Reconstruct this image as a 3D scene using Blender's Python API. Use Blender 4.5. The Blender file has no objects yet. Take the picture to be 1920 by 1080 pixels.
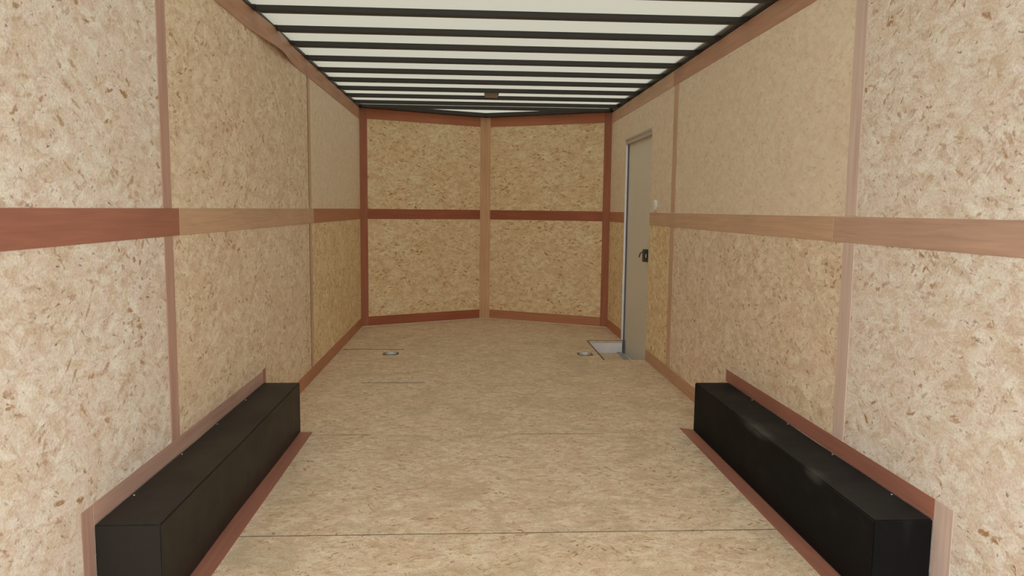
import bpy, bmesh, math, random
from mathutils import Matrix, Vector

# ------------------------------------------------------------------ camera
SC = bpy.context.scene
F_PX, CX, CH = 1405.37, -0.1608, 1.1651
PITCH, YAW, ROLL = 0.1044, 0.0571, 0.0110


def cam_axis(v):
    x, y, z = v
    c, s = math.cos(PITCH), math.sin(PITCH)
    y, z = c * y + s * z, -s * y + c * z
    c, s = math.cos(YAW), math.sin(YAW)
    return Vector((c * x + s * y, -s * x + c * y, z))


_c, _s = math.cos(ROLL), math.sin(ROLL)
_r, _u, _f = cam_axis((_c, 0, _s)), cam_axis((-_s, 0, _c)), cam_axis((0, 1, 0))
cam_data = bpy.data.cameras.new('camera')
cam_data.sensor_width = 36.0
cam_data.lens = 36.0 * F_PX / 1920.0
cam_data.clip_start = 0.02
cam = bpy.data.objects.new('camera', cam_data)
M4 = Matrix((_r, _u, -_f)).transposed().to_4x4()
M4.translation = (CX, 0.0, CH)
cam.matrix_world = M4
SC.collection.objects.link(cam)
SC.camera = cam

# ------------------------------------------------------------------ daylight: bright overcast sky + soft high sun over the roof
world = bpy.data.worlds.new('overcast_sky')
SC.world = world
world.use_nodes = True
wn = world.node_tree
bg = wn.nodes['Background']
wtc = wn.nodes.new('ShaderNodeTexCoord')
wsep = wn.nodes.new('ShaderNodeSeparateXYZ')
wr = wn.nodes.new('ShaderNodeValToRGB')
wr.color_ramp.elements[0].position = 0.0
wr.color_ramp.elements[0].color = (0.86, 0.90, 0.95, 1)
wr.color_ramp.elements[1].position = 0.9
wr.color_ramp.elements[1].color = (1.0, 0.99, 0.95, 1)
wn.links.new(wtc.outputs['Generated'], wsep.inputs[0])
wn.links.new(wsep.outputs['Z'], wr.inputs[0])
wn.links.new(wr.outputs[0], bg.inputs[0])
bg.inputs[1].default_value = 4.0

sun_data = bpy.data.lights.new('hazy_sun', 'SUN')
sun_data.energy = 0.6
sun_data.angle = math.radians(12)
sun_data.color = (1.0, 0.95, 0.86)
sun = bpy.data.objects.new('hazy_sun', sun_data)
sun.rotation_euler = (math.radians(-28), math.radians(8), 0)   # from the front, high above the roof
sun.location = (0, 6, 8)
SC.collection.objects.link(sun)

SC.view_settings.view_transform = 'Standard'
SC.view_settings.look = 'None'
SC.view_settings.exposure = 0.05
SC.view_settings.gamma = 1.0
SC.view_settings.use_curve_mapping = False
SC.cycles.max_bounces = 16
SC.cycles.diffuse_bounces = 10
SC.cycles.use_denoising = True

# ------------------------------------------------------------------ helpers
COL = SC.collection
rnd = random.Random(11)


def new_obj(name, me, parent=None):
    o = bpy.data.objects.new(name, me)
    COL.objects.link(o)
    if parent is not None:
        o.parent = parent
    return o


def tag(o, label=None, cat=None, group=None, kind=None):
    if label: o['label'] = label
    if cat: o['category'] = cat
    if group: o['group'] = group
    if kind: o['kind'] = kind
    return o


def uv_box(bm, grain=False, offset=True):
    """Planar UVs in metres; grain turns u along the longest side."""
    uv = bm.loops.layers.uv.verify()
    xs = [[v.co[i] for v in bm.verts] for i in range(3)]
    ext = [max(a) - min(a) for a in xs]
    ox, oy = (rnd.uniform(0, 40), rnd.uniform(0, 40)) if offset else (0, 0)
    for f in bm.faces:
        n = f.normal
        k = max(range(3), key=lambda i: abs(n[i]))
        a, b = [(1, 2), (0, 2), (0, 1)][k]
        if grain and ext[b] > ext[a]:
            a, b = b, a
        for l in f.loops:
            l[uv].uv = (l.vert.co[a] + ox, l.vert.co[b] + oy)


def finish(name, bm, mat, parent=None, grain=False, xf=None, smooth=False):
    bm.normal_update()
    uv_box(bm, grain)
    if xf:
        for v in bm.verts:
            v.co = xf(v.co)
        bmesh.ops.recalc_face_normals(bm, faces=bm.faces)
    me = bpy.data.meshes.new(name)
    bm.to_mesh(me)
    bm.free()
    me.materials.append(mat)
    if smooth:
        for p in me.polygons:
            p.use_smooth = True
    return new_obj(name, me, parent)


def add_box(bm, x0, x1, y0, y1, z0, z1, bevel=0.0, seg=1):
    vs = [bm.verts.new((x, y, z)) for x in (x0, x1) for y in (y0, y1) for z in (z0, z1)]
    fs = [(0, 1, 3, 2), (4, 6, 7, 5), (0, 4, 5, 1), (2, 3, 7, 6), (0, 2, 6, 4), (1, 5, 7, 3)]
    faces = [bm.faces.new([vs[i] for i in f]) for f in fs]
    bmesh.ops.recalc_face_normals(bm, faces=faces)
    if bevel:
        es = list({e for f in faces for e in f.edges})
        bmesh.ops.bevel(bm, geom=es, offset=bevel, segments=seg, affect='EDGES', profile=0.5)


def box(name, mat, x0, x1, y0, y1, z0, z1, parent=None, bevel=0.0, seg=1, grain=False, xf=None):
    bm = bmesh.new()
    add_box(bm, min(x0, x1), max(x0, x1), y0, y1, z0, z1, bevel, seg)
    return finish(name, bm, mat, parent, grain, xf)


def add_prism(bm, poly, z0, z1):
    lo = [bm.verts.new((x, y, z0)) for x, y in poly]
    hi = [bm.verts.new((x, y, z1)) for x, y in poly]
    n = len(poly)
    fs = [bm.faces.new(lo[::-1]), bm.faces.new(hi)]
    for i in range(n):
        fs.append(bm.faces.new((lo[i], lo[(i + 1) % n], hi[(i + 1) % n], hi[i])))
    bmesh.ops.recalc_face_normals(bm, faces=fs)


def prism(name, mat, poly, z0, z1, parent=None, grain=False, xf=None):
    bm = bmesh.new()
    add_prism(bm, poly, z0, z1)
    return finish(name, bm, mat, parent, grain, xf)


def add_lathe(bm, profile, n=32, cap=True):
    """profile of (radius, height) swept round the z axis."""
    rings = []
    for r, h in profile:
        if r < 1e-6:
            rings.append([bm.verts.new((0, 0, h))])
        else:
            rings.append([bm.verts.new((r * math.cos(2 * math.pi * i / n), r * math.sin(2 * math.pi * i / n), h)) for i in range(n)])
    for a, b in zip(rings, rings[1:]):
        for i in range(n):
            j = (i + 1) % n
            if len(a) == 1 and len(b) == 1:
                continue
            if len(a) == 1:
                bm.faces.new((a[0], b[i], b[j]))
            elif len(b) == 1:
                bm.faces.new((a[i], a[j], b[0]))
            else:
                bm.faces.new((a[i], a[j], b[j], b[i]))
    if cap and len(rings[0]) > 1:
        bm.faces.new(rings[0][::-1])
    bmesh.ops.recalc_face_normals(bm, faces=bm.faces)


def add_tube(bm, pts, r, n=10, closed=False):
    pts = [Vector(p) for p in pts]
    rings = []
    m = len(pts)
    for i, p in enumerate(pts):
        a = pts[(i - 1) % m] if (closed or i > 0) else p
        b = pts[(i + 1) % m] if (closed or i < m - 1) else p
        t = (b - a).normalized()
        ref = Vector((0, 0, 1)) if abs(t.z) < 0.9 else Vector((1, 0, 0))
        u = t.cross(ref).normalized()
        w = t.cross(u)
        rings.append([bm.verts.new(p + r * (math.cos(2 * math.pi * k / n) * u + math.sin(2 * math.pi * k / n) * w)) for k in range(n)])
    for i in range(m if closed else m - 1):
        a, b = rings[i], rings[(i + 1) % m]
        for k in range(n):
            bm.faces.new((a[k], a[(k + 1) % n], b[(k + 1) % n], b[k]))
    if not closed:
        bm.faces.new(rings[0][::-1])
        bm.faces.new(rings[-1])
    bmesh.ops.recalc_face_normals(bm, faces=bm.faces)


# ------------------------------------------------------------------ materials
class NT:
    def __init__(self, name):
        self.m = bpy.data.materials.new(name)
        self.m.use_nodes = True
        self.t = self.m.node_tree
        self.b = self.t.nodes['Principled BSDF']

    def n(self, kind, **kw):
        nd = self.t.nodes.new('ShaderNode' + kind)
        for k, v in kw.items():
            if k.startswith('i_'):
                key = k[2:]
                nd.inputs[int(key) if key.isdigit() else key].default_value = v
            else:
                setattr(nd, k, v)
        return nd

    def l(self, a, b):
        self.t.links.new(a, b)

    def math(self, op, a, b=0.0, clamp=False):
        nd = self.n('Math', operation=op, use_clamp=clamp)
        for i, v in enumerate((a, b)):
            if isinstance(v, (int, float)):
                nd.inputs[i].default_value = v
            else:
                self.l(v, nd.inputs[i])
        return nd.outputs[0]

    def mix(self, fac, a, b, blend='MIX'):
        nd = self.n('Mix', data_type='RGBA', blend_type=blend, clamp_factor=True)
        for i, v in ((0, fac), (6, a), (7, b)):
            if isinstance(v, (int, float)):
                nd.inputs[i].default_value = v
            elif isinstance(v, tuple):
                nd.inputs[i].default_value = (*v, 1) if len(v) == 3 else v
            else:
                self.l(v, nd.inputs[i])
        return nd.outputs[2]

    def ramp(self, fac, stops, interp='LINEAR'):
        nd = self.n('ValToRGB')
        cr = nd.color_ramp
        cr.interpolation = interp
        while len(cr.elements) < len(stops):
            cr.elements.new(0.5)
        for e, (p, c) in zip(cr.elements, stops):
            e.position = p
            e.color = (c, c, c, 1) if isinstance(c, (int, float)) else (*c, 1)
        self.l(fac, nd.inputs[0])
        return nd.outputs[0]


def strand_board(name, pale, tan, brown, dark, contrast=1.0, direction=0.0, spread=0.5, rough=0.75, spec=0.25, scl=1.0, soil=0.0):
    """Oriented strand board: pale strands lying at many angles, some brown flakes and thin dark slivers."""
    t = NT(name)
    uvs = t.n('VectorMath', operation='SCALE', i_Scale=scl)
    t.l(t.n('UVMap').outputs[0], uvs.inputs[0])
    uv = uvs.outputs[0]

    def field(cell, rot, stretch, scale, seed, wob=0.5, smooth=0.0):
        off = t.n('VectorMath', operation='ADD', i_1=(seed * 3.7, seed * 5.3, 0))
        t.l(uv, off.inputs[0])
        wn_ = t.n('TexNoise', noise_dimensions='2D', i_Scale=cell * 1.6, i_Detail=1.0)
        t.l(off.outputs[0], wn_.inputs['Vector'])
        ws = t.n('VectorMath', operation='MULTIPLY_ADD', i_1=(0.05, 0.05, 0))
        t.l(wn_.outputs['Color'], ws.inputs[0])
        t.l(off.outputs[0], ws.inputs[2])
        cv = t.n('TexVoronoi', voronoi_dimensions='2D', i_Scale=cell)
        t.l(ws.outputs[0], cv.inputs['Vector'])
        sp = t.n('SeparateColor')
        t.l(cv.outputs['Color'], sp.inputs[0])
        ang = t.math('ADD', t.math('MULTIPLY', t.math('SUBTRACT', sp.outputs[0], 0.5), 2 * math.pi * rot), direction)
        vr = t.n('VectorRotate', rotation_type='Z_AXIS')
        t.l(off.outputs[0], vr.inputs['Vector'])
        t.l(ang, vr.inputs['Angle'])
        mp = t.n('VectorMath', operation='MULTIPLY', i_1=(1.0, stretch, 1.0))
        t.l(vr.outputs[0], mp.inputs[0])
        fine = t.n('TexNoise', noise_dimensions='2D', i_Scale=scale * 1.2, i_Detail=2.0)
        t.l(mp.outputs[0], fine.inputs['Vector'])
        fs = t.n('VectorMath', operation='MULTIPLY_ADD', i_1=(wob / scale,) * 3)
        t.l(fine.outputs['Color'], fs.inputs[0])
        t.l(mp.outputs[0], fs.inputs[2])
        v = t.n('TexVoronoi', voronoi_dimensions='2D', i_Scale=scale)
        if smooth:
            v.feature = 'SMOOTH_F1'
            v.inputs['Smoothness'].default_value = smooth
        t.l(fs.outputs[0], v.inputs['Vector'])
        s2 = t.n('SeparateColor')
        t.l(v.outputs['Color'], s2.inputs[0])
        return s2.outputs[0], s2.outputs[1], v.outputs['Distance']

    a1, a2, ad = field(10, spread, 2.4, 13, 1.0, wob=0.8, smooth=0.3)
    b1, b2, bd = field(8, spread, 2.8, 17, 2.0, wob=1.1)
    c1, c2, cd = field(15, spread * 1.2, 3.6, 27, 3.0, wob=1.0)
    e1, e2, ed = field(20, spread * 1.2, 3.2, 34, 4.0, smooth=0.2)
    h1, h2, hd = field(7, spread, 3.0, 8, 5.0, wob=0.8)
    k = contrast
    base = t.mix(t.ramp(a1, [(0.2, 0.0), (0.85, 1.0)]), pale, tan)
    pinkish = (pale[0] * 0.97, pale[1] * 0.86, pale[2] * 0.90)
    greenish = (pale[0] * 0.92, pale[1] * 1.0, pale[2] * 0.88)
    hi = tuple(min(1.0, x * 1.12) for x in pale)
    base = t.mix(t.math('MULTIPLY', t.ramp(a2, [(0.45, 0.0), (0.8, 1.0)]), 0.6), base, pinkish)
    base = t.mix(t.math('MULTIPLY', t.ramp(e1, [(0.55, 0.0), (0.9, 1.0)]), 0.5), base, greenish)
    base = t.mix(t.math('MULTIPLY', t.ramp(e2, [(0.5, 0.0), (1.0, 1.0)]), 0.40 * k), base, tan)
    base = t.mix(t.math('MULTIPLY', t.math('MULTIPLY', t.ramp(h1, [(0.72, 0.0), (0.80, 1.0)]), t.ramp(hd, [(0.25, 1.0), (0.5, 0.0)])), 0.55 * k), base, hi)
    # the board's own patchiness
    cl = t.n('TexNoise', noise_dimensions='2D', i_Scale=3.2, i_Detail=4.0, i_Roughness=0.6)
    t.l(uv, cl.inputs['Vector'])
    base = t.mix(t.math('MULTIPLY', t.ramp(cl.outputs[0], [(0.45, 0.0), (0.68, 1.0)]), 0.5 * k), base, tan)
    rag = t.n('TexNoise', noise_dimensions='2D', i_Scale=70.0, i_Detail=3.0, i_Roughness=0.65)
    t.l(uv, rag.inputs['Vector'])
    rg = t.math('MULTIPLY', t.math('SUBTRACT', rag.outputs[0], 0.5), 0.9)
    bd = t.math('ADD', bd, rg)
    cd = t.math('ADD', cd, t.math('MULTIPLY', rg, 1.0))
    flat = t.n('VectorMath', operation='MULTIPLY', i_1=(0.6, 1.0, 1.0))
    t.l(uv, flat.inputs[0])
    mo = t.n('TexNoise', noise_dimensions='2D', i_Scale=16.0, i_Detail=6.0, i_Roughness=0.72, i_Distortion=0.8)
    t.l(flat.outputs[0], mo.inputs['Vector'])
    base = t.mix(t.math('MULTIPLY', t.ramp(mo.outputs[0], [(0.48, 0.0), (0.66, 1.0)]), 0.55 * k), base, tuple(0.55 * a + 0.45 * b for a, b in zip(tan, brown)))
    m2 = t.n('TexNoise', noise_dimensions='2D', i_Scale=23.0, i_Detail=5.0, i_Roughness=0.7, i_Distortion=0.6)
    t.l(flat.outputs[0], m2.inputs['Vector'])
    base = t.mix(t.math('MULTIPLY', t.ramp(m2.outputs[0], [(0.52, 0.0), (0.70, 1.0)]), 0.6 * k), base, hi)
    # brown flakes, thicker in some places than others
    cl2 = t.n('TexNoise', noise_dimensions='2D', i_Scale=4.5, i_Detail=2.0)
    t.l(uv, cl2.inputs['Vector'])
    dens = t.ramp(cl2.outputs[0], [(0.36, 0.25), (0.62, 1.0)])
    fm = t.math('MULTIPLY', t.ramp(b1, [(0.62, 0.0), (0.78, 1.0)]), t.ramp(bd, [(0.18, 1.0), (0.44, 0.0)]))
    fm = t.math('MULTIPLY', fm, dens)
    base = t.mix(t.math('MULTIPLY', fm, t.math('MULTIPLY', t.math('ADD', b2, 0.2), 0.85 * k)), base, brown)
    # dark slivers
    dm = t.math('MULTIPLY', t.ramp(c1, [(0.76, 0.0), (0.84, 1.0)]), t.ramp(cd, [(0.06, 1.0), (0.30, 0.0)]))
    base = t.mix(t.math('MULTIPLY', dm, t.math('MULTIPLY', t.math('ADD', c2, 0.1), 0.70 * k)), base, dark)
    if soil:   # faint greyish foot-traffic soiling
        so = t.n('TexNoise', noise_dimensions='2D', i_Scale=2.4, i_Detail=5.0, i_Roughness=0.6, i_Distortion=1.0)
        t.l(uv, so.inputs['Vector'])
        base = t.mix(t.math('MULTIPLY', t.ramp(so.outputs[0], [(0.50, 0.0), (0.72, 1.0)]), soil), base, (0.56, 0.45, 0.29))
    # fibre grain
    gr = t.n('TexNoise', noise_dimensions='2D', i_Scale=130.0, i_Detail=3.0, i_Roughness=0.7)
    t.l(uv, gr.inputs['Vector'])
    g = t.ramp(gr.outputs[0], [(0.3, 1.0 - 0.22 * k), (0.7, 1.0 + 0.0)])
    base = t.mix(1.0, base, g, 'MULTIPLY')
    t.l(base, t.b.inputs['Base Color'])
    t.b.inputs['Roughness'].default_value = rough
    t.b.inputs['Specular IOR Level'].default_value = spec
    bp = t.n('Bump', i_Strength=0.12, i_Distance=0.002)
    t.l(t.math('ADD', a1, gr.outputs[0]), bp.inputs['Height'])
    t.l(bp.outputs[0], t.b.inputs['Normal'])
    return t.m


def veneer(name, col, vary=0.07, rough=0.5):
    """Thin wood trim: fine grain running along the strip."""
    t = NT(name)
    uv = t.n('UVMap').outputs[0]
    mp = t.n('VectorMath', operation='MULTIPLY', i_1=(1.6, 34.0, 1.0))
    t.l(uv, mp.inputs[0])
    n1 = t.n('TexNoise', noise_dimensions='2D', i_Scale=1.6, i_Detail=5.0, i_Roughness=0.6, i_Distortion=0.5)
    t.l(mp.outputs[0], n1.inputs['Vector'])
    n2 = t.n('TexNoise', noise_dimensions='2D', i_Scale=2.3, i_Detail=2.0)
    t.l(uv, n2.inputs['Vector'])
    lo = tuple(c * (1 - 2.0 * vary) for c in col)
    hi = tuple(min(1, c * (1 + vary)) for c in col)
    base = t.mix(t.ramp(n1.outputs[0], [(0.3, 0.0), (0.7, 1.0)]), lo, hi)
    base = t.mix(1.0, base, t.ramp(n2.outputs[0], [(0.3, 0.90), (0.7, 1.0)]), 'MULTIPLY')
    t.l(base, t.b.inputs['Base Color'])
    t.b.inputs['Roughness'].default_value = rough
    t.b.inputs['Specular IOR Level'].default_value = 0.3
    return t.m


def plain(name, col, rough=0.5, metal=0.0, spec=0.5, vary=0.08, scale=14.0, bump=0.0):
    t = NT(name)
    tc = t.n('TexCoord').outputs['Object']
    n1 = t.n('TexNoise', i_Scale=scale, i_Detail=4.0)
    t.l(tc, n1.inputs['Vector'])
    base = t.mix(n1.outputs[0], tuple(c * (1 - vary) for c in col), tuple(min(1, c * (1 + vary)) for c in col))
    t.l(base, t.b.inputs['Base Color'])
    t.b.inputs['Roughness'].default_value = rough
    t.b.inputs['Metallic'].default_value = metal
    t.b.inputs['Specular IOR Level'].default_value = spec
    if bump:
        n2 = t.n('TexNoise', i_Scale=220.0, i_Detail=2.0)
        t.l(tc, n2.inputs['Vector'])
        bp = t.n('Bump', i_Strength=bump, i_Distance=0.002)
        t.l(n2.outputs[0], bp.inputs['Height'])
        t.l(bp.outputs[0], t.b.inputs['Normal'])
    return t.m


BROWN, DARK = (0.46, 0.265, 0.125), (0.20, 0.13, 0.08)
OSB_NEAR = strand_board('strand_board_pale', (0.92, 0.865, 0.78), (0.80, 0.665, 0.53), BROWN, DARK, 1.1, 0.0, 0.30)
OSB_MID = strand_board('strand_board_tan', (0.92, 0.80, 0.62), (0.79, 0.61, 0.42), BROWN, DARK, 1.05, 0.0, 0.25, scl=1.1)
OSB_SMOOTH = strand_board('strand_board_smooth', (0.86, 0.75, 0.59), (0.79, 0.65, 0.49), BROWN, DARK, 0.45, 0.0, 0.2, scl=1.4)
OSB_FAR = strand_board('strand_board_yellow', (0.98, 0.83, 0.55), (0.85, 0.625, 0.35), (0.52, 0.25, 0.07), DARK, 1.2, 0.0, 0.22, scl=1.0)
OSB_FLOOR = strand_board('strand_board_floor', (0.93, 0.79, 0.605), (0.775, 0.585, 0.395), (0.46, 0.27, 0.12), DARK, 1.15, 0.0, 0.40, rough=0.6, scl=1.35, soil=0.5)

V_RED = veneer('veneer_red_brown', (0.405, 0.172, 0.118))
V_DARK = veneer('veneer_dark_red', (0.38, 0.125, 0.066))
V_ROOFRED = veneer('veneer_warm_red', (0.50, 0.19, 0.10))
V_CORNER = veneer('veneer_corner_brown', (0.39, 0.15, 0.085))
V_MID = veneer('veneer_brown', (0.50, 0.225, 0.12))
V_TOP = veneer('veneer_dull_brown', (0.53, 0.295, 0.185))
V_BASE = veneer('veneer_light_brown', (0.56, 0.335, 0.20))
V_BAND = veneer('veneer_band', (0.63, 0.415, 0.275))
V_BANDP = veneer('veneer_band_pinkish', (0.56, 0.365, 0.27))
V_TAN = veneer('veneer_tan', (0.72, 0.46, 0.27))
V_PINK = veneer('veneer_pink', (0.53, 0.335, 0.265))
V_PALEPINK = veneer('veneer_pale_pink', (0.68, 0.525, 0.45))

M_SKIN = plain('white_painted_aluminium', (0.75, 0.75, 0.74), 0.4)
M_BLACK = plain('black_painted_steel', (0.034, 0.032, 0.028), 0.5, spec=0.4)
M_ALU = plain('aluminium', (0.62, 0.62, 0.64), 0.35, 0.7)
M_JAMB = plain('bright_aluminium', (0.80, 0.80, 0.82), 0.4, 0.3)
M_SILL = plain('dull_aluminium', (0.36, 0.38, 0.42), 0.65, 0.1)
M_SLATE = plain('slate_grey', (0.11, 0.12, 0.15), 0.7)
M_EDGE = plain('dark_brown_edge', (0.20, 0.115, 0.06), 0.8)
M_HEADER = plain('aluminium_header', (0.50, 0.46, 0.38), 0.5, 0.2)
M_DOOR = plain('grey_door_skin', (0.68, 0.66, 0.57), 0.45, spec=0.4, vary=0.03)
M_WHITE = plain('white_plastic', (0.72, 0.72, 0.68), 0.4)
M_WELL = plain('white_well_metal', (0.78, 0.79, 0.85), 0.45)
M_ZINC = plain('zinc_plated_steel', (0.72, 0.76, 0.78), 0.4, 0.5)
M_DARKSTEEL = plain('dark_steel', (0.16, 0.15, 0.13), 0.45, 0.6)
M_LATCH = plain('black_latch_plastic', (0.02, 0.02, 0.02), 0.4)
M_RED = plain('dark_red_plastic', (0.13, 0.025, 0.018), 0.5)
M_GROUND = plain('grey_gravel', (0.36, 0.34, 0.31), 0.9, scale=6, vary=0.25)
M_SUB = plain('dark_underlay', (0.03, 0.022, 0.015), 0.9)
M_CAULK = plain('pale_caulk', (0.80, 0.70, 0.55), 0.6)
M_LENS = plain('smoky_lens', (0.17, 0.15, 0.095), 0.3)


def rubber(name, lo, hi, scuff, rough, spec, top_dust_light, marks=()):
    t = NT(name)
    tc = t.n('TexCoord').outputs['Object']
    n1 = t.n('TexNoise', i_Scale=3.0, i_Detail=5.0, i_Roughness=0.65)
    t.l(tc, n1.inputs['Vector'])
    mp = t.n('Mapping')
    mp.inputs['Scale'].default_value = (14, 5, 8)
    mp.inputs['Rotation'].default_value = (0, 0, 0.7)
    t.l(tc, mp.inputs['Vector'])
    n2 = t.n('TexNoise', i_Scale=1.0, i_Detail=4.0)
    t.l(mp.outputs[0], n2.inputs['Vector'])
    base = t.mix(n1.outputs[0], lo, hi)
    base = t.mix(t.math('MULTIPLY', t.ramp(n2.outputs[0], [(0.62, 0.0), (0.80, 1.0)]), scuff), base, (0.12, 0.12, 0.11))
    # dusty level top; light falling on it is put into the colour too
    geo = t.n('NewGeometry')
    sx = t.n('SeparateXYZ')
    t.l(geo.outputs['Normal'], sx.inputs[0])
    topm = t.ramp(sx.outputs[2], [(0.7, 0.0), (0.95, 1.0)])
    n4 = t.n('TexNoise', i_Scale=2.2, i_Detail=6.0, i_Roughness=0.7)
    t.l(tc, n4.inputs['Vector'])
    base = t.mix(t.math('MULTIPLY', topm, t.ramp(n4.outputs[0], [(0.35, 0.25 * top_dust_light), (0.75, top_dust_light)])), base, (0.10, 0.10, 0.095))
    # rubbed pale marks where things were dragged over the edge
    for (mx_, my_, mz_), (rx, ry) in marks:
        dv = t.n('VectorMath', operation='SUBTRACT', i_1=(mx_, my_, mz_))
        t.l(tc, dv.inputs[0])
        sv = t.n('VectorMath', operation='MULTIPLY', i_1=(1 / rx, 1 / ry, 30.0))
        t.l(dv.outputs[0], sv.inputs[0])
        ln_ = t.n('VectorMath', operation='LENGTH')
        t.l(sv.outputs[0], ln_.inputs[0])
        fall = t.ramp(ln_.outputs['Value'], [(0.2, 1.0), (1.0, 0.0)])
        base = t.mix(t.math('MULTIPLY', t.math('MULTIPLY', fall, t.ramp(n2.outputs[0], [(0.35, 0.2), (0.65, 1.0)])), 0.6), base, (0.16, 0.16, 0.15))
    t.l(base, t.b.inputs['Base Color'])
    t.l(t.ramp(n1.outputs[0], [(0.3, rough - 0.08), (0.7, rough + 0.08)]), t.b.inputs['Roughness'])
    t.b.inputs['Specular IOR Level'].default_value = spec
    n3 = t.n('TexNoise', i_Scale=260.0, i_Detail=2.0)
    t.l(tc, n3.inputs['Vector'])
    bp = t.n('Bump', i_Strength=0.25, i_Distance=0.002)
    t.l(n3.outputs[0], bp.inputs['Height'])
    t.l(bp.outputs[0], t.b.inputs['Normal'])
    return t.m


M_RUBBER_L = rubber('brownish_black_coating', (0.016, 0.014, 0.011), (0.024, 0.021, 0.017), 0.06, 0.5, 0.22, 0.06)  # slightly browner, lighter black than the right box
M_RUBBER_R = rubber('deep_black_coating', (0.005, 0.005, 0.005), (0.009, 0.009, 0.009), 0.08, 0.62, 0.08, 0.32,
                     marks=[((1.050, 3.02, 0.262), (0.05, 0.20)), ((1.045, 2.46, 0.262), (0.035, 0.09))])


def roof_skin():
    """Translucent fibreglass roof: daylight from above comes through it."""
    t = NT('translucent_fibreglass')
    tc = t.n('TexCoord').outputs['Object']
    mp = t.n('Mapping')
    mp.inputs['Scale'].default_value = (60, 60, 60)
    t.l(tc, mp.inputs['Vector'])
    n1 = t.n('TexNoise', i_Scale=1.0, i_Detail=3.0)
    t.l(mp.outputs[0], n1.inputs['Vector'])
    col = t.mix(n1.outputs[0], (0.162, 0.159, 0.134), (0.178, 0.175, 0.149))
    tr = t.n('BsdfTranslucent')
    df = t.n('BsdfDiffuse')
    t.l(col, tr.inputs[0])
    df.inputs[0].default_value = (0.75, 0.74, 0.68, 1)
    mx = t.n('MixShader', i_0=0.25)
    t.l(tr.outputs[0], mx.inputs[1])
    t.l(df.outputs[0], mx.inputs[2])
    t.l(mx.outputs[0], t.t.nodes['Material Output'].inputs['Surface'])
    return t.m


M_ROOF = roof_skin()

# ------------------------------------------------------------------ dimensions (metres)
XW = 1.22                    # half width between the wall linings
YR, YC, YV = 0.05, 7.364, 7.990   # rear edge, front corners, point of the V-nose
ZB0, ZB1 = 1.058, 1.156      # waist band
ZT0, ZT1 = 2.009, 2.115      # band under the roof
ZC = 2.132                   # roof skin
SEAM_L = (2.665, 2.741, 5.033, 5.111)
SEAM_R = (2.618, 2.700, 5.012, 5.108)
D0, D1, DZ = 5.715, 6.656, 1.789   # side door opening
WY0, WY1, WX, WZ = 5.735, 6.608, 0.902, -0.112   # step well
P = 0.012                    # lining thickness

# ------------------------------------------------------------------ ground outside
box('ground', M_GROUND, -30, 30, -30, 38, -0.85, -0.75)['kind'] = 'structure'

# ------------------------------------------------------------------ floor
floor = box('floor', M_SUB, -XW - 0.05, XW + 0.05, YR, 5.70, -0.13, -0.019)
tag(floor, 'strand board trailer floor laid in sheets across the width', 'floor', kind='structure')
bm = bmesh.new()
add_prism(bm, [(-XW - .05, 5.70), (WX - .012, 5.70), (WX - .012, WY1 + .012), (XW + .05, WY1 + .012), (XW + .05, YC), (0, YV), (-XW - .05, YC)], -0.13, -0.019)
finish('floor_underlay', bm, M_SUB, floor)
seams = [YR, 0.19, 1.395, 2.602, 3.801, 4.973, 6.176, YC]
for a, b in zip(seams, seams[1:]):
    G = 0.0004
    x0, x1 = -XW, XW
    if b == YC:
        poly = [(x0, a + G), (WX, a + G), (WX, WY1), (x1, WY1), (x1, YC), (0, YV), (x0, YC)]
    elif b == 6.176:
        poly = [(x0, a + G), (x1, a + G), (x1, WY0), (WX, WY0), (WX, b - G), (x0, b - G)]
    else:
        poly = [(x0, a + G), (x1, a + G), (x1, b - G), (x0, b - G)]
    prism('floor_sheet', OSB_FLOOR, poly, -0.0185, 0.0, floor)

# open joints between the floor sheets
for y, x0, x1, w in ((2.602, -0.975, 0.975, 0.0032), (3.801, -0.97, -0.66, 0.003), (3.801, 0.02, 0.55, 0.0022), (4.973, -0.88, -0.45, 0.008), (6.176, -1.20, -0.70, 0.017)):
    box('open_joint', M_SUB, x0, x1, y - w / 2, y + w / 2, -0.010, 0.0006, floor)

# step well let into the floor in front of the side door
well = box('step_well', OSB_FLOOR, WX, XW - 0.002, WY0, WY1, WZ - 0.015, WZ)
tag(well, 'white sided recessed step well in the floor before the side door', 'step', kind='thing')
box('far_side', M_WELL, WX, XW - 0.002, WY1, WY1 + 0.008, WZ - 0.015, -0.0205, well)
box('near_side', M_WELL, WX, XW - 0.002, WY0 - 0.008, WY0, WZ - 0.015, -0.0205, well)
box('inner_side', M_WELL, WX - 0.008, WX, WY0, WY1, WZ - 0.015, -0.0205, well)
box('dark_edge_line', M_EDGE, WX - 0.011, WX + 0.001, WY0, WY1, -0.002, 0.0012, well)  # added dark strip: the well's edge and its shadow line, put into colour
box('dark_edge_line', M_EDGE, WX + 0.001, XW - 0.004, WY1 - 0.002, WY1 + 0.008, -0.002, 0.0010, well)
box('threshold', M_SILL, XW - 0.05, XW - 0.003, WY0 + 0.002, WY1 - 0.002, WZ + 0.0005, WZ + 0.008, well, bevel=0.002)

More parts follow.
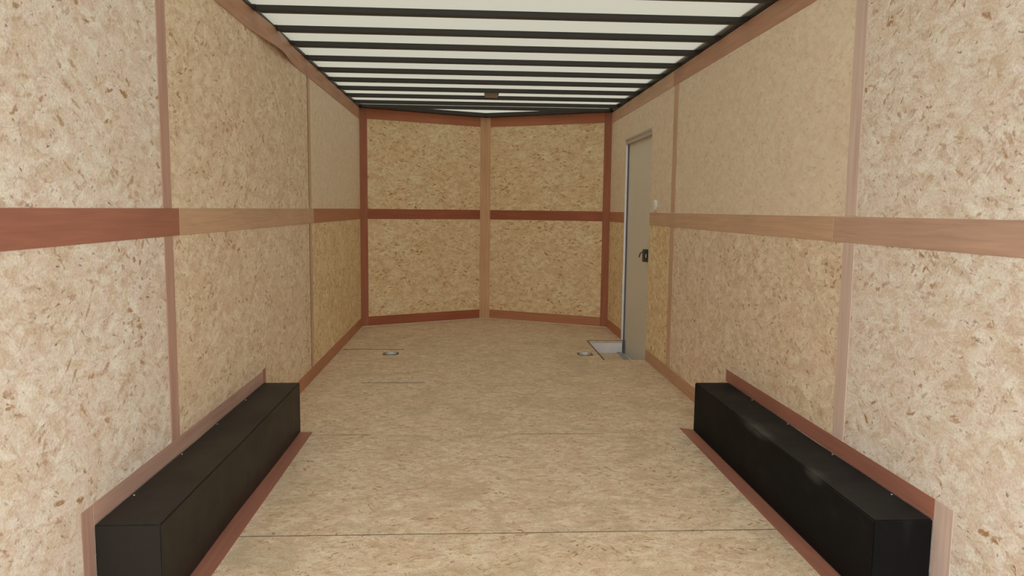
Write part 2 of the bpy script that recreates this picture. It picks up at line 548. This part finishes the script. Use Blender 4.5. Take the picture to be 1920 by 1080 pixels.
# ------------------------------------------------------------------ walls
TOP = 2.20
wl = box('wall_left', M_SKIN, -XW - 0.06, -XW - P, YR, YC + 0.03, -0.14, TOP)
tag(wl, 'left trailer wall lined with strand board sheets', 'wall', kind='structure')
edges = [YR, (SEAM_L[0] + SEAM_L[1]) / 2, SEAM_L[2] + 0.012, YC]
for i, (a, b) in enumerate(zip(edges, edges[1:])):
    for z0, z1, up in ((0.0, 1.105, 0), (1.108, 2.11, 1)):
        m = [[OSB_NEAR, OSB_MID, OSB_FAR], [OSB_NEAR, OSB_MID, OSB_SMOOTH]][up][i]
        box('wall_sheet', m, -XW - P, -XW, a + .0015, b - .0015, z0, z1, wl)

box('open_joint', M_SUB, -XW - 0.006, -XW + 0.0008, SEAM_L[2] + 0.006, SEAM_L[2] + 0.016, 0.088, ZT0, wl)

bm = bmesh.new()
add_box(bm, XW + P, XW + 0.06, YR, D0 - 0.002, -0.14, TOP)
add_box(bm, XW + P, XW + 0.06, D1 + 0.002, YC + 0.03, -0.14, TOP)
add_box(bm, XW + P, XW + 0.06, D0 - 0.002, D1 + 0.002, DZ + 0.002, TOP)
add_box(bm, XW + 0.045, XW + 0.06, D0 - 0.002, D1 + 0.002, -0.14, DZ + 0.002)
add_box(bm, XW - 0.0015, XW + 0.045, D0 - 0.002, D1 + 0.002, -0.14, WZ - 0.0105)
wr_ = finish('wall_right', bm, M_SKIN)
tag(wr_, 'right trailer wall lined with strand board sheets around the side door', 'wall', kind='structure')
edges = [YR, (SEAM_R[0] + SEAM_R[1]) / 2, SEAM_R[2] + 0.05, D0]
for i, (a, b) in enumerate(zip(edges, edges[1:])):
    for z0, z1, up in ((0.0, 1.105, 0), (1.108, 2.11, 1)):
        m = [[OSB_NEAR, OSB_MID, OSB_FAR], [OSB_NEAR, OSB_SMOOTH, OSB_SMOOTH]][up][i]
        box('wall_sheet', m, XW, XW + P, a + .0015, b - .0015 * (i < 2), z0, z1, wr_)
box('wall_sheet', OSB_SMOOTH, XW, XW + P, D0, D1, DZ, 2.11, wr_)
box('wall_sheet', OSB_FAR, XW, XW + P, D1, YC, 0.0, 1.105, wr_)
box('wall_sheet', OSB_SMOOTH, XW, XW + P, D1, YC, 1.108, 2.11, wr_)

LV = math.hypot(XW, YV - YC)
CT, ST = XW / LV, (YV - YC) / LV


def vleft(v):    # (along from the corner, out from the wall face towards the room, z)
    s, t, z = v
    return Vector((-XW + s * CT + t * ST, YC + s * ST - t * CT, z))


def vright(v):
    s, t, z = v
    return Vector((XW - s * CT - t * ST, YC + s * ST - t * CT, z))


for side, xf in (('left', vleft), ('right', vright)):
    w = box('wall_front_' + side, M_SKIN, -0.03, LV + 0.02, -0.06, -P, -0.14, TOP, xf=xf)
    tag(w, side + ' half of the V shaped front wall in strand board', 'wall', kind='structure')
    for z0, z1 in ((0.0, 1.105), (1.108, 2.11)):
        box('wall_sheet', OSB_FAR, 0.0, LV + 0.004, -P, 0.0, z0, z1, w, xf=xf)

# ------------------------------------------------------------------ roof (it rises a little over the nose)
def zc(y):
    return ZC + max(0.0, y - 6.7) * 0.02


def under_roof(xf):
    def g(v):
        p = xf(v)
        if p.z > ZT1 + 0.006:
            p.z = zc(p.y) - 0.001
        return p
    return g


bm = bmesh.new()
rows = [[bm.verts.new((x, y, zc(y))) for x in (-XW - 0.05, 0.0, XW + 0.05)] for y in (YR, 6.7, YC + 0.03)]
for p, q in zip(rows, rows[1:]):
    for i in range(2):
        bm.faces.new((p[i], p[i + 1], q[i + 1], q[i]))
tip = bm.verts.new((0, YV + 0.03, zc(YV + 0.03)))
bm.faces.new((rows[2][0], rows[2][1], tip))
bm.faces.new((rows[2][1], rows[2][2], tip))
ceil = finish('ceiling', bm, M_ROOF)
tag(ceil, 'white translucent roof skin above the black roof bows', 'ceiling', kind='structure')

TR = [0]


def trim(mat, x0, x1, y0, y1, z0, z1, label, xf=None, bevel=0.0008, name=None):
    TR[0] += 1
    o = box(name or 'trim_%d' % TR[0], mat, x0, x1, y0, y1, z0, z1, bevel=bevel, grain=True, xf=xf)
    return tag(o, label, 'trim', kind='structure')


# black edging where the roof skin meets the walls
trim(M_BLACK, -XW - P, -XW + 0.010, YR, YC, ZT1 + 0.001, ZC - 0.001, 'black steel edging along the top of the left wall', xf=under_roof(lambda v: v.copy()), bevel=0)
trim(M_BLACK, XW - 0.042, XW + P, YR, YC - 0.02, ZT1 + 0.008, ZC - 0.001, 'black steel lip along the roof edge of the right wall', xf=under_roof(lambda v: v.copy()), bevel=0)
trim(M_BLACK, XW - 0.006, XW + P, YR, YC - 0.02, ZT1 + 0.001, ZT1 + 0.007, 'thin black steel edging right above the right wall top trim')
trim(M_BLACK, 0.0, LV, -P, 0.07, ZT1 + 0.001, ZC - 0.001, 'black steel edging over the left half of the front wall', xf=under_roof(vleft), bevel=0)
trim(M_BLACK, 0.0, LV, -P, 0.07, ZT1 + 0.001, ZC - 0.001, 'black steel edging over the right half of the front wall', xf=under_roof(vright), bevel=0)

# roof bows
BOWS = [7.35, 7.02, 6.59, 6.200, 5.808, 5.418, 5.015, 4.604, 4.229, 3.824, 3.425]
ORD = ['first', 'second', 'third', 'fourth', 'fifth', 'sixth', 'seventh', 'eighth', 'ninth', 'tenth', 'eleventh']


def bow_mesh():
    bm = bmesh.new()
    w, h, t = 0.0225, 0.030, 0.003
    # hat-section: web down, open flanges up against the roof skin
    prof = [(-w, 0), (w, 0), (w, h), (-w, h)]
    n = 16
    rings = []
    for i in range(n + 1):
        x = -XW + 0.006 + (2 * XW - 0.012) * i / n
        if i in (1, n - 1):
            x = math.copysign(XW - 0.05, x)
        up = 0.012 if i in (0, n) else 0.0
        rings.append([bm.verts.new((x, py, max(pz, up))) for py, pz in prof])
    for a, b in zip(rings, rings[1:]):
        for k in range(4):
            bm.faces.new((a[k], a[(k + 1) % 4], b[(k + 1) % 4], b[k]))
    bm.faces.new(rings[0][::-1])
    bm.faces.new(rings[-1])
    bmesh.ops.recalc_face_normals(bm, faces=bm.faces)
    es = [e for e in bm.edges if abs(e.verts[0].co.x - e.verts[1].co.x) > 0.01]
    bmesh.ops.bevel(bm, geom=es, offset=0.003, segments=2, affect='EDGES')
    return bm


b0 = finish('roof_bow', bow_mesh(), M_BLACK)
br = []
for s in (-1, 1):
    x0, x1 = sorted((s * (XW - 0.004), s * (XW - 0.030)))
    br.append(box('end_bracket', M_BLACK, x0, x1, -0.030, 0.030, 0.014, 0.0295, b0, bevel=0.001))
for i, y in enumerate(BOWS):
    if i == 0:
        o = b0
    else:
        o = b0.copy()
        COL.objects.link(o)
        for c in br:
            d = c.copy()
            d.parent = o
            COL.objects.link(d)
    o.location = (0, y - 0.02, zc(y - 0.02) - 0.0315)
    lab = ORD[i] + ' black steel roof bow counting back from the V shaped front wall'
    if i == 0: lab = 'black steel roof bow nearest the V shaped front wall'
    tag(o, lab, 'roof bow', 'black roof bows under the white roof')

# ceiling lamp between the bows
lamp = new_obj('ceiling_lamp', None)
lamp.location = (0.016, 6.37, ZC - 0.0005)
tag(lamp, 'small rectangular dome lamp with smoky lens fixed between two roof bows', 'lamp')
box('lamp_base', M_DARKSTEEL, -0.060, 0.060, -0.13, 0.13, -0.006, 0.0, lamp, bevel=0.001)
bm = bmesh.new()
add_box(bm, -0.057, 0.057, -0.105, 0.075, -0.035, -0.006, 0.010, 3)
finish('lens', bm, M_LENS, lamp)
bm = bmesh.new()
add_lathe(bm, [(0.005, 0.0), (0.005, -0.004), (0.0, -0.006)], 12)
for v in bm.verts: v.co += Vector((0.008, -0.085, -0.0345))
finish('screw', bm, M_ZINC, lamp)

# ------------------------------------------------------------------ wall trims
T = 0.003


def ltrim(mat, y0, y1, z0, z1, label, t=T, name=None):
    return trim(mat, -XW, -XW + t, y0, y1, z0, z1, label, name=name)


def rtrim(mat, y0, y1, z0, z1, label, t=T, name=None):
    return trim(mat, XW - t, XW, y0, y1, z0, z1, label, name=name)


BZ = 0.088
BOXL = (2.102, 3.854, 0.187, 0.264)     # near end, far end, depth from the wall, height
BOXR = (2.067, 3.839, 0.184, 0.263)
BT = 0.325                               # top of the trim around the boxes
# vertical seam strips
ltrim(V_PINK, SEAM_L[0], SEAM_L[1], BT, ZB0, 'lower pinkish strip on the left wall above the black wheel box')
ltrim(V_PINK, SEAM_L[0], SEAM_L[1], ZB1, ZT0, 'upper pinkish strip over the near seam of the left wall')
ltrim(V_BAND, SEAM_L[2] + .02, SEAM_L[3], BZ, ZB0, 'lower thin tan strip over the far seam of the left wall')
ltrim(V_BAND, SEAM_L[2] + .02, SEAM_L[3], ZB1, ZT0, 'upper thin tan strip over the far seam of the left wall')
rtrim(V_PALEPINK, SEAM_R[0], SEAM_R[1], BT, ZB0, 'lower pale pink strip on the right wall above the black wheel box')
rtrim(V_PALEPINK, SEAM_R[0], SEAM_R[1], ZB1, ZT0, 'upper pale pink strip over the near seam of the right wall')
rtrim(V_BAND, SEAM_R[2], SEAM_R[3], BZ, ZB0, 'lower tan strip on the right wall beside the grey door')
rtrim(V_BAND, SEAM_R[2], SEAM_R[3], ZB1, ZT0, 'upper tan strip on the right wall beside the grey door')
# waist bands
ltrim(V_RED, YR, 2.806, ZB0, ZB1, 'dark red brown waist band on the near left wall')
ltrim(V_BAND, 2.808, 5.178, ZB0, ZB1, 'light tan waist band on the middle of the left wall')
ltrim(V_MID, 5.180, YC, ZB0, ZB1, 'red brown waist band on the far left wall by the corner')
rtrim(V_BANDP, YR, 2.782, ZB0, ZB1 - .004, 'pinkish brown waist band on the near right wall')
rtrim(V_BAND, 2.784, D0, ZB0, ZB1 - .004, 'tan waist band on the right wall running up to the door')
rtrim(V_MID, D1, YC, ZB0, ZB1 - .004, 'short brown waist band between the door and the front corner')
# baseboards
bl = ltrim(V_MID, BOXL[1] + .052, YC, 0.0005, BZ, 'red brown baseboard along the far left wall', name='baseboard_left')
ltrim(V_MID, YR, BOXL[0] - .066, 0.0005, BZ, 'red brown baseboard along the near left wall')
rtrim(V_BASE, BOXR[1] + .002, D0, 0.0005, BZ, 'tan baseboard on the right wall between wheel box and door', name='baseboard_right')
rtrim(V_MID, D1, YC, 0.0005, BZ, 'short red brown baseboard between the door and the front corner')
rtrim(V_BASE, YR, BOXR[0] - .090, 0.0005, BZ, 'tan baseboard along the near right wall')


# bands under the roof; the left one has come loose and bulges
def wavy(name, mat, y0, y1, label):
    bm = bmesh.new()
    n = 70
    rings = []
    for i in range(n + 1):
        y = y0 + (y1 - y0) * i / n
        b = 0.036 * math.exp(-((y - 4.22) / 0.30) ** 2)
        zz = 0.010 * math.exp(-((y - 4.45) / 0.22) ** 2)
        xb, xt = -XW + b, -XW + b * 0.45
        rings.append([bm.verts.new(p) for p in ((xb, y, ZT0), (xb + T, y, ZT0), (xt + T, y, ZT1 + zz * .0), (xt, y, ZT1 + zz * .0))])
    for a, b in zip(rings, rings[1:]):
        for k in range(4):
            bm.faces.new((a[k], a[(k + 1) % 4], b[(k + 1) % 4], b[k]))
    bm.faces.new(rings[0][::-1])
    bm.faces.new(rings[-1])
    bmesh.ops.recalc_face_normals(bm, faces=bm.faces)
    TR[0] += 1
    o = finish('trim_%d' % TR[0], bm, mat, grain=True)
    return tag(o, label, 'trim', kind='structure')


wavy('top_trim', V_TOP, YR, 5.050, 'brown bulging band under the roof of the left wall')
ltrim(V_TOP, 5.052, YC, ZT0, ZT1, 'brown band under the roof at the far left wall near the front corner')
rtrim(V_TOP, YR, 5.138, ZT0, ZT1 - .003, 'brown band under the roof of the right wall')
rtrim(V_BAND, 5.140, YC, ZT0, ZT1 - .003, 'light tan band under the roof above the grey door')

# front wall
CS = 0.076
for side, xf in (('left', vleft), ('right', vright)):
    trim(V_CORNER, 0.0, CS, 0.0, T, 0.0005, ZT1 - .002, 'red brown strip standing in the %s front corner' % side, xf=xf)
    trim(V_ROOFRED, CS, LV - 0.06, 0.0, T, ZT0 + .008, ZT1, 'dark red band under the roof on the %s half of the front wall' % side, xf=xf)
    trim(V_DARK, CS, LV - 0.06, 0.0, T, ZB0, ZB1, 'dark red waist band on the %s half of the front wall' % side, xf=xf)
    bb = trim(V_DARK if side == 'left' else V_MID, CS, LV - 0.06, 0.0, T, 0.0005, 0.098,
         ('dark red' if side == 'left' else 'red brown') + ' baseboard on the %s half of the front wall' % side, xf=xf, name='baseboard_front_' + side)
    box('caulk_bead', M_CAULK, 0.004, LV - 0.004, T, T + 0.007, 0.0004, 0.006, bb, bevel=0.002, xf=xf)
bm = bmesh.new()
pl = [vleft((LV - 0.06, 0, 0)), vleft((LV - 0.0005, 0.0, 0)), vright((LV - 0.06, 0, 0)), vright((LV - 0.06, T, 0)), vleft((LV + T * ST / CT, T, 0)), vleft((LV - 0.06, T, 0))]
pl[1].x = 0; pl[4].x = 0
add_prism(bm, [(p.x, p.y) for p in pl], 0.0005, ZT1)
TR[0] += 1
tag(finish('trim_%d' % TR[0], bm, V_TAN, grain=True), 'tan strip down the middle fold of the V shaped front wall', 'trim', kind='structure')

# trims around the wheel boxes
ltrim(V_PINK, BOXL[0], BOXL[1], BOXL[3] - .002, BT, 'pinkish strip on the wall along the top of the left wheel box', t=0.002)
ltrim(V_PINK, BOXL[0] - .066, BOXL[0] - .0005, 0.0005, BT, 'pinkish upright strip at the near end of the left wheel box', t=0.002)
ltrim(V_RED, BOXL[1] + .001, BOXL[1] + .050, 0.0005, BT + .006, 'dark red upright strip at the far end of the left wheel box', t=0.002)
rtrim(V_RED, BOXR[0], BOXR[1] + .048, BOXR[3] - .002, BT, 'red brown strip on the wall along the top of the right wheel box', t=0.002)
rtrim(V_PALEPINK, BOXR[0] - .086, BOXR[0] - .0005, 0.0005, BT, 'pale pink upright strip at the near end of the right wheel box', t=0.002)
TR[0] += 1
xl = -XW + BOXL[2]
tag(prism('trim_%d' % TR[0], V_RED, [(xl - .02, BOXL[0] - .06), (xl + .061, BOXL[0] - .06), (xl + .061, BOXL[1] - .004), (xl - .02, BOXL[1] - .004)], 0.0003, 0.0028, grain=True),
    'red brown strip on the floor beside the left wheel box', 'trim', kind='structure')
TR[0] += 1
xr = XW - BOXR[2]
tag(prism('trim_%d' % TR[0], V_RED, [(xr + .02, BOXR[0] - .06), (xr - .061, BOXR[0] - .06), (xr - .061, BOXR[1] + .052), (xr - .001, BOXR[1] + .02), (xr + .02, BOXR[1] + .02)], 0.0003, 0.0028, grain=True),
    'red brown strip on the floor beside the right wheel box', 'trim', kind='structure')


# ------------------------------------------------------------------ wheel boxes
def wheel_box(side, spec, label, screws):
    y0, y1, d, h = spec
    s = -1 if side == 'left' else 1
    bm = bmesh.new()
    x0, x1 = sorted((s * (XW - 0.0025), s * (XW - d)))
    # gently uneven sheet skin: a grid box with small sags
    nx, ny, nz = 4, 26, 5
    add_box(bm, x0, x1, y0, y1, 0.003, h)
    bmesh.ops.subdivide_edges(bm, edges=[e for e in bm.edges if abs(e.verts[0].co.y - e.verts[1].co.y) > 1], cuts=ny)
    bmesh.ops.subdivide_edges(bm, edges=[e for e in bm.edges if abs(e.verts[0].co.z - e.verts[1].co.z) > 0.2], cuts=nz)
    bmesh.ops.subdivide_edges(bm, edges=[e for e in bm.edges if abs(e.verts[0].co.x - e.verts[1].co.x) > 0.15], cuts=nx)
    inner = s * (XW - d)
    for v in bm.verts:
        u = (v.co.y - y0) / (y1 - y0)
        fz = math.sin(math.pi * max(0, v.co.z) / h)
        if abs(v.co.x - inner) < 1e-4:
            v.co.x += -s * 0.004 * fz * math.sin(math.pi * u) ** 2 + s * (0.006 * math.exp(-((v.co.y - 2.75) / 0.4) ** 2) * (1 - v.co.z / h) if side == 'left' else 0)
        if v.co.z > h - 1e-4:
            fx = (abs(v.co.x) - (XW - d)) / d
            v.co.z += -0.003 * math.sin(math.pi * max(0, min(1, fx))) * math.sin(3 * math.pi * u) ** 2 - 0.003 * math.exp(-((u - 0.45) / 0.12) ** 2)
    sharp = [e for e in bm.edges if len(e.link_faces) == 2 and e.calc_face_angle() > 1.2]
    bmesh.ops.bevel(bm, geom=sharp, offset=0.004, segments=2, affect='EDGES')
    o = finish('wheel_box', bm, M_RUBBER_L if side == 'left' else M_RUBBER_R)
    tag(o, label, 'wheel box', 'black wheel boxes along the walls')
    for y in screws:
        b2 = bmesh.new()
        add_lathe(b2, [(0.003, 0.0), (0.003, 0.0012), (0.002, 0.0022), (0.0, 0.0025)], 14)
        for v in b2.verts: v.co += Vector((s * (XW - 0.016), y, h - 0.0005))
        finish('screw', b2, M_ZINC, o)
    return o


wheel_box('left', BOXL, 'long black box over the wheels against the left wall', (2.325, 2.718, 3.103, 3.50))
wheel_box('right', BOXR, 'long black wheel box with pale rubbed marks on its top edge by the right wall', (2.265, 2.663, 3.062, 3.469))

# ------------------------------------------------------------------ side door
dr = box('door_1', M_DOOR, XW + 0.026, XW + 0.044, D0 + 0.001, D1 - 0.003, WZ - 0.01, DZ - 0.003, bevel=0.002)
tag(dr, 'narrow grey side door with a black latch', 'door', kind='structure')
bm = bmesh.new()
add_box(bm, XW - 0.004, XW + 0.012, D1 - 0.008, D1 + 0.006, WZ - 0.01, DZ - 0.046)
finish('door_jamb', bm, M_JAMB, dr)
box('jamb_shadow_gap', M_SLATE, XW + 0.0122, XW + 0.0255, D1 - 0.007, D1 + 0.001, WZ - 0.01, DZ - 0.046, dr)  # dark strip added in place of the shadow gap between jamb and door
box('door_sill', M_SLATE, XW, XW + 0.0255, WY1 + 0.0085, D1 - 0.0085, WZ - 0.01, -0.0005, dr)
bm = bmesh.new()
add_box(bm, XW - 0.004, XW + 0.0255, D0 + 0.001, D1 + 0.006, DZ - 0.045, DZ - 0.012)
add_box(bm, XW - 0.009, XW + 0.02, D0 + 0.001, D1 + 0.006, DZ - 0.012, DZ + 0.004)
finish('door_header', bm, M_HEADER, dr)
latch = box('door_latch', M_LATCH, XW - 0.008, XW + 0.0258, 5.838, 5.900, 0.763, 0.862, dr, bevel=0.003, seg=2)
box('latch_foot', M_RED, XW - 0.007, XW + 0.0257, 5.8365, 5.899, 0.764, 0.782, latch, bevel=0.001)
box('latch_slot', M_WHITE, XW + 0.006, XW + 0.011, 5.8355, 5.840, 0.797, 0.826, latch)
bm = bmesh.new()
add_tube(bm, [(XW - 0.006, 5.868, 0.838), (XW - 0.022, 5.868, 0.838), (XW - 0.030, 5.872, 0.829), (XW - 0.036, 5.885, 0.800)], 0.006, 10)
finish('latch_lever', bm, M_DARKSTEEL, latch, smooth=True)

# ------------------------------------------------------------------ small things
bm = bmesh.new()
add_lathe(bm, [(0.042, 0.0), (0.042, 0.014), (0.039, 0.019), (0.030, 0.021), (0.0, 0.021)], 32)
o = finish('light_switch', bm, M_WHITE)
o.rotation_euler = (0, -math.pi / 2, 0)
o.location = (XW - 0.0002, 5.53, 1.206)
tag(o, 'round white switch on the right wall beside the grey door', 'switch')
bm = bmesh.new()
add_lathe(bm, [(0.008, 0.0208), (0.008, 0.025), (0.0, 0.026)], 16)
finish('button', bm, M_WHITE, o)

o = box('wall_label', M_WHITE, -XW, -XW + 0.005, 7.055, 7.10, 1.755, 1.845, bevel=0.0015)
tag(o, 'small white tab high on the left wall near the front corner', 'tab')


# tie down rings let into the floor
def tie_down():
    root = new_obj('tie_down_ring', None)
    bm = bmesh.new()
    c = 0.022
    w, d = 0.062, 0.060
    add_prism(bm, [(-w + c, -d), (w - c, -d), (w, -d + c), (w, d - c), (w - c, d), (-w + c, d), (-w, d - c), (-w, -d + c)], 0.0, 0.003)
    finish('base_plate', bm, M_DARKSTEEL, root)
    bm = bmesh.new()
    add_lathe(bm, [(0.047, 0.003), (0.048, 0.0045), (0.044, 0.0055), (0.040, 0.0036), (0.0, 0.0034)], 36, cap=False)
    finish('pan', bm, M_ZINC, root, smooth=True)
    bm = bmesh.new()
    pts = [(0.031 * math.cos(a), 0.031 * math.sin(a), 0.0068) for a in [2 * math.pi * i / 32 for i in range(32)]]
    add_tube(bm, pts, 0.0034, 8, closed=True)
    finish('ring', bm, M_ZINC, root, smooth=True)
    box('hinge_strap', M_ZINC, -0.022, 0.022, 0.022, 0.040, 0.0035, 0.0115, root, bevel=0.003, seg=2)
    return root


t1 = tie_down()
t1.location = (-0.789, 5.985, 0.0003)
tag(t1, 'zinc tie down ring in the floor on the left, far from the door', 'tie down', 'tie down rings in the far floor')
t2 = t1.copy()
COL.objects.link(t2)
for c in list(t1.children):
    d = c.copy()
    d.parent = t2
    COL.objects.link(d)
t2.location = (0.780, 5.965, 0.0003)
tag(t2, 'zinc tie down ring in the floor beside the white step well', 'tie down', 'tie down rings in the far floor')
